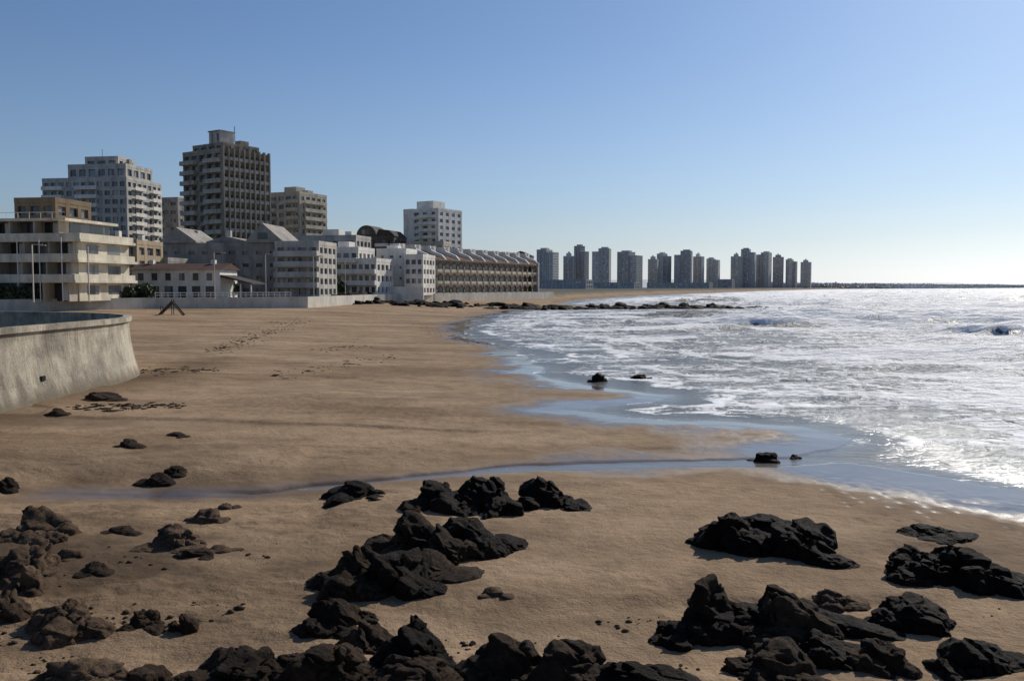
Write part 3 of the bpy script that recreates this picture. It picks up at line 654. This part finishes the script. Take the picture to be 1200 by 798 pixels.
# ------------------------------------------------------------------ vegetation
def leafm(name,c0,c1):
    m,nt,b=newmat(name);P=geo(nt);n1=noise(nt,P,0.9,5,0.7)
    nt.links.new(ramp(nt,n1,[(0.35,c0),(0.65,c1)]),b.inputs['Base Color']);b.inputs['Roughness'].default_value=0.8;return m
lf=leafm('foliage',(0.025,0.036,0.016),(0.075,0.095,0.04));lfar=leafm('hazy_foliage',(0.44,0.46,0.47),(0.50,0.52,0.52))  # far leaf tones are pale grey: haze painted into the colour
def leaves(name,clumps,n,size,mat,extra=None):
    rng=np.random.default_rng(len(clumps)*7+n)
    VV=np.zeros((n*4,3));c=np.array(clumps,float);wts=c[:,3]*c[:,4]*c[:,5];wts=wts/wts.sum()
    ids=rng.choice(len(c),n,p=wts)
    dirs=rng.normal(size=(n,3));dirs/=np.linalg.norm(dirs,axis=1,keepdims=True)
    rad_=rng.uniform(0.55,1.08,n)[:,None]
    ctr=c[ids,:3]+dirs*c[ids,3:6]*rad_
    u=rng.normal(size=(n,3));u/=np.linalg.norm(u,axis=1,keepdims=True);v=np.cross(u,rng.normal(size=(n,3)));v/=np.linalg.norm(v,axis=1,keepdims=True)
    s=(size*rng.uniform(.6,1.4,n))[:,None]
    for j,(a,b_) in enumerate(((-1,-1),(1,-1),(1,1),(-1,1))): VV[j::4]=ctr+u*s*a+v*s*b_*.6
    return mkmesh(name,VV,np.arange(n*4).reshape(n,4),mat)
cl=[]
hp=[(-112,104),(-75,129.5),(-62,150.5)]
for i in range(70):
    t=i/69*2;j=min(int(t),1);t-=j
    x=hp[j][0]+(hp[j+1][0]-hp[j][0])*t+random.uniform(-.6,.6);y=hp[j][1]+(hp[j+1][1]-hp[j][1])*t+random.uniform(.5,2)
    cl.append((x,y,3.9+random.uniform(-.3,.3),1.6,1.2,random.uniform(1.0,1.6)))
leaves('clipped_hedge',cl,26000,0.22,lf)
def tree(name,x,y,z,h,r,n=2200):
    b=Bld(name,x,y,z);tm=wallm((0.09,0.07,0.05),'bark');V,Fc,_=b.part('trunk',tm)
    def limb(p,q,r0,r1):
        k=len(V);
        for (c,rr_) in ((p,r0),(q,r1)):
            for i in range(6): V.append((c[0]+rr_*math.cos(i*1.047),c[1]+rr_*math.sin(i*1.047),c[2]))
        for i in range(6): Fc.append((k+i,k+(i+1)%6,k+6+(i+1)%6,k+6+i))
    limb((0,0,0),(0.1,0,h*.5),.22,.13);cl=[]
    for i in range(9):
        a=i*0.7;q=(r*.6*math.cos(a)*random.uniform(.6,1.1),r*.6*math.sin(a),h*random.uniform(.45,.9));limb((0.1,0,h*.4),q,.1,.04);cl.append((*q,r*.42,r*.42,r*.36))
    b.done();o=leaves('crown',cl,n,.16,lf);o.parent=b.e
for (px,d,h,r) in [(384,205,5.0,2.6),(398,208,3.6,2),(428,222,3.0,1.8),(455,232,2.6,1.6),(272,166,3.0,2.0)]:
    tree('seaside_tree',X_(px,d),d,3,h,r)
cl=[]
for i in range(300):
    t=(i/299);x=560+(3700-560)*t**1.3;y=1760+(5400-1760)*t**1.3;y+=60+random.uniform(0,120);x+=random.uniform(-30,10)
    hgt=random.uniform(6,9)*(1.1-0.3*t);cl.append((x,y,3+hgt*.35,50+65*t,30,hgt*.7))
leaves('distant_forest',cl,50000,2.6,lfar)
hx=np.linspace(200,5200,90);V=[];Fc=[]
for i,x in enumerate(hx):
    yb=1960+max(x-600,0)*1.33
    e=(18+7*vnoise(np.array([x/400.]),np.array([0.3]))[0])*(1-0.35*sst(1500,4500,x))
    V+=[(x,yb,1),(x-40,yb+150,float(3+e)),(x-80,yb+500,float(4+e)),(x-100,yb+900,1)]
for i in range(len(hx)-1):
    for j in range(3): Fc.append((i*4+j,(i+1)*4+j,(i+1)*4+j+1,i*4+j+1))
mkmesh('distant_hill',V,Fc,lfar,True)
for (px,d) in [(252,152),(312,160),(105,128),(40,124),(368,170),(405,200),(520,240),(560,262)]:
    b=Bld('street_lamp',X_(px,d),d,3 if d<215 else 2.6);b.box('pole',lgrey,-.07,.07,-.07,.07,0,8);b.box('arm',lgrey,-.04,1.5,-.045,.045,8,8.1);b.box('lamp_head',grey,1.1,1.9,-.15,.15,7.88,8.0);b.done()
# ------------------------------------------------------------------ light
SA,SE=37,33
w=bpy.data.worlds.new('World');bpy.context.scene.world=w;w.use_nodes=True;nt=w.node_tree
sk=nt.nodes.new('ShaderNodeTexSky');sk.sky_type='NISHITA';sk.sun_disc=False;sk.sun_elevation=R(SE);sk.sun_rotation=R(SA)
sk.air_density=1.0;sk.dust_density=0.6;sk.ozone_density=2.0;sk.altitude=0
tc=nt.nodes.new('ShaderNodeTexCoord');sxz=nt.nodes.new('ShaderNodeSeparateXYZ');nt.links.new(tc.outputs['Generated'],sxz.inputs[0])
hs=nt.nodes.new('ShaderNodeHueSaturation');nt.links.new(sk.outputs[0],hs.inputs['Color'])
nt.links.new(ramp(nt,sxz.outputs['Z'],[(0.0,0.40),(0.10,0.78),(0.25,0.90)]),hs.inputs['Saturation'])
tint=ramp(nt,sxz.outputs['Z'],[(0.0,(0.68,0.76,0.88)),(0.10,(0.64,0.76,0.94)),(0.40,(0.55,0.72,0.95))])
skc=mixc(nt,1.0,hs.outputs[0],tint,'MULTIPLY')
bg=nt.nodes['Background'];bg.inputs['Strength'].default_value=0.09;nt.links.new(skc,bg.inputs['Color'])
sl=bpy.data.lights.new('sun','SUN');sl.energy=4.1;sl.angle=R(0.5);sl.color=(1.0,0.94,0.85)
so=bpy.data.objects.new('sun',sl);bpy.context.scene.collection.objects.link(so)
dv=Vector((math.sin(R(SA))*math.cos(R(SE)),math.cos(R(SA))*math.cos(R(SE)),math.sin(R(SE))))
so.rotation_euler=dv.to_track_quat('Z','Y').to_euler()
cam=bpy.data.cameras.new('camera');co=bpy.data.objects.new('camera',cam);bpy.context.scene.collection.objects.link(co)
co.location=(0,0,CAMH);co.rotation_euler=(math.pi/2-PITCH,0,0);cam.sensor_width=36;cam.lens=F*36/1200;cam.clip_end=60000;cam.clip_start=0.1
sc=bpy.context.scene;sc.camera=co;sc.view_settings.view_transform='Standard';sc.view_settings.look='None';sc.view_settings.exposure=0
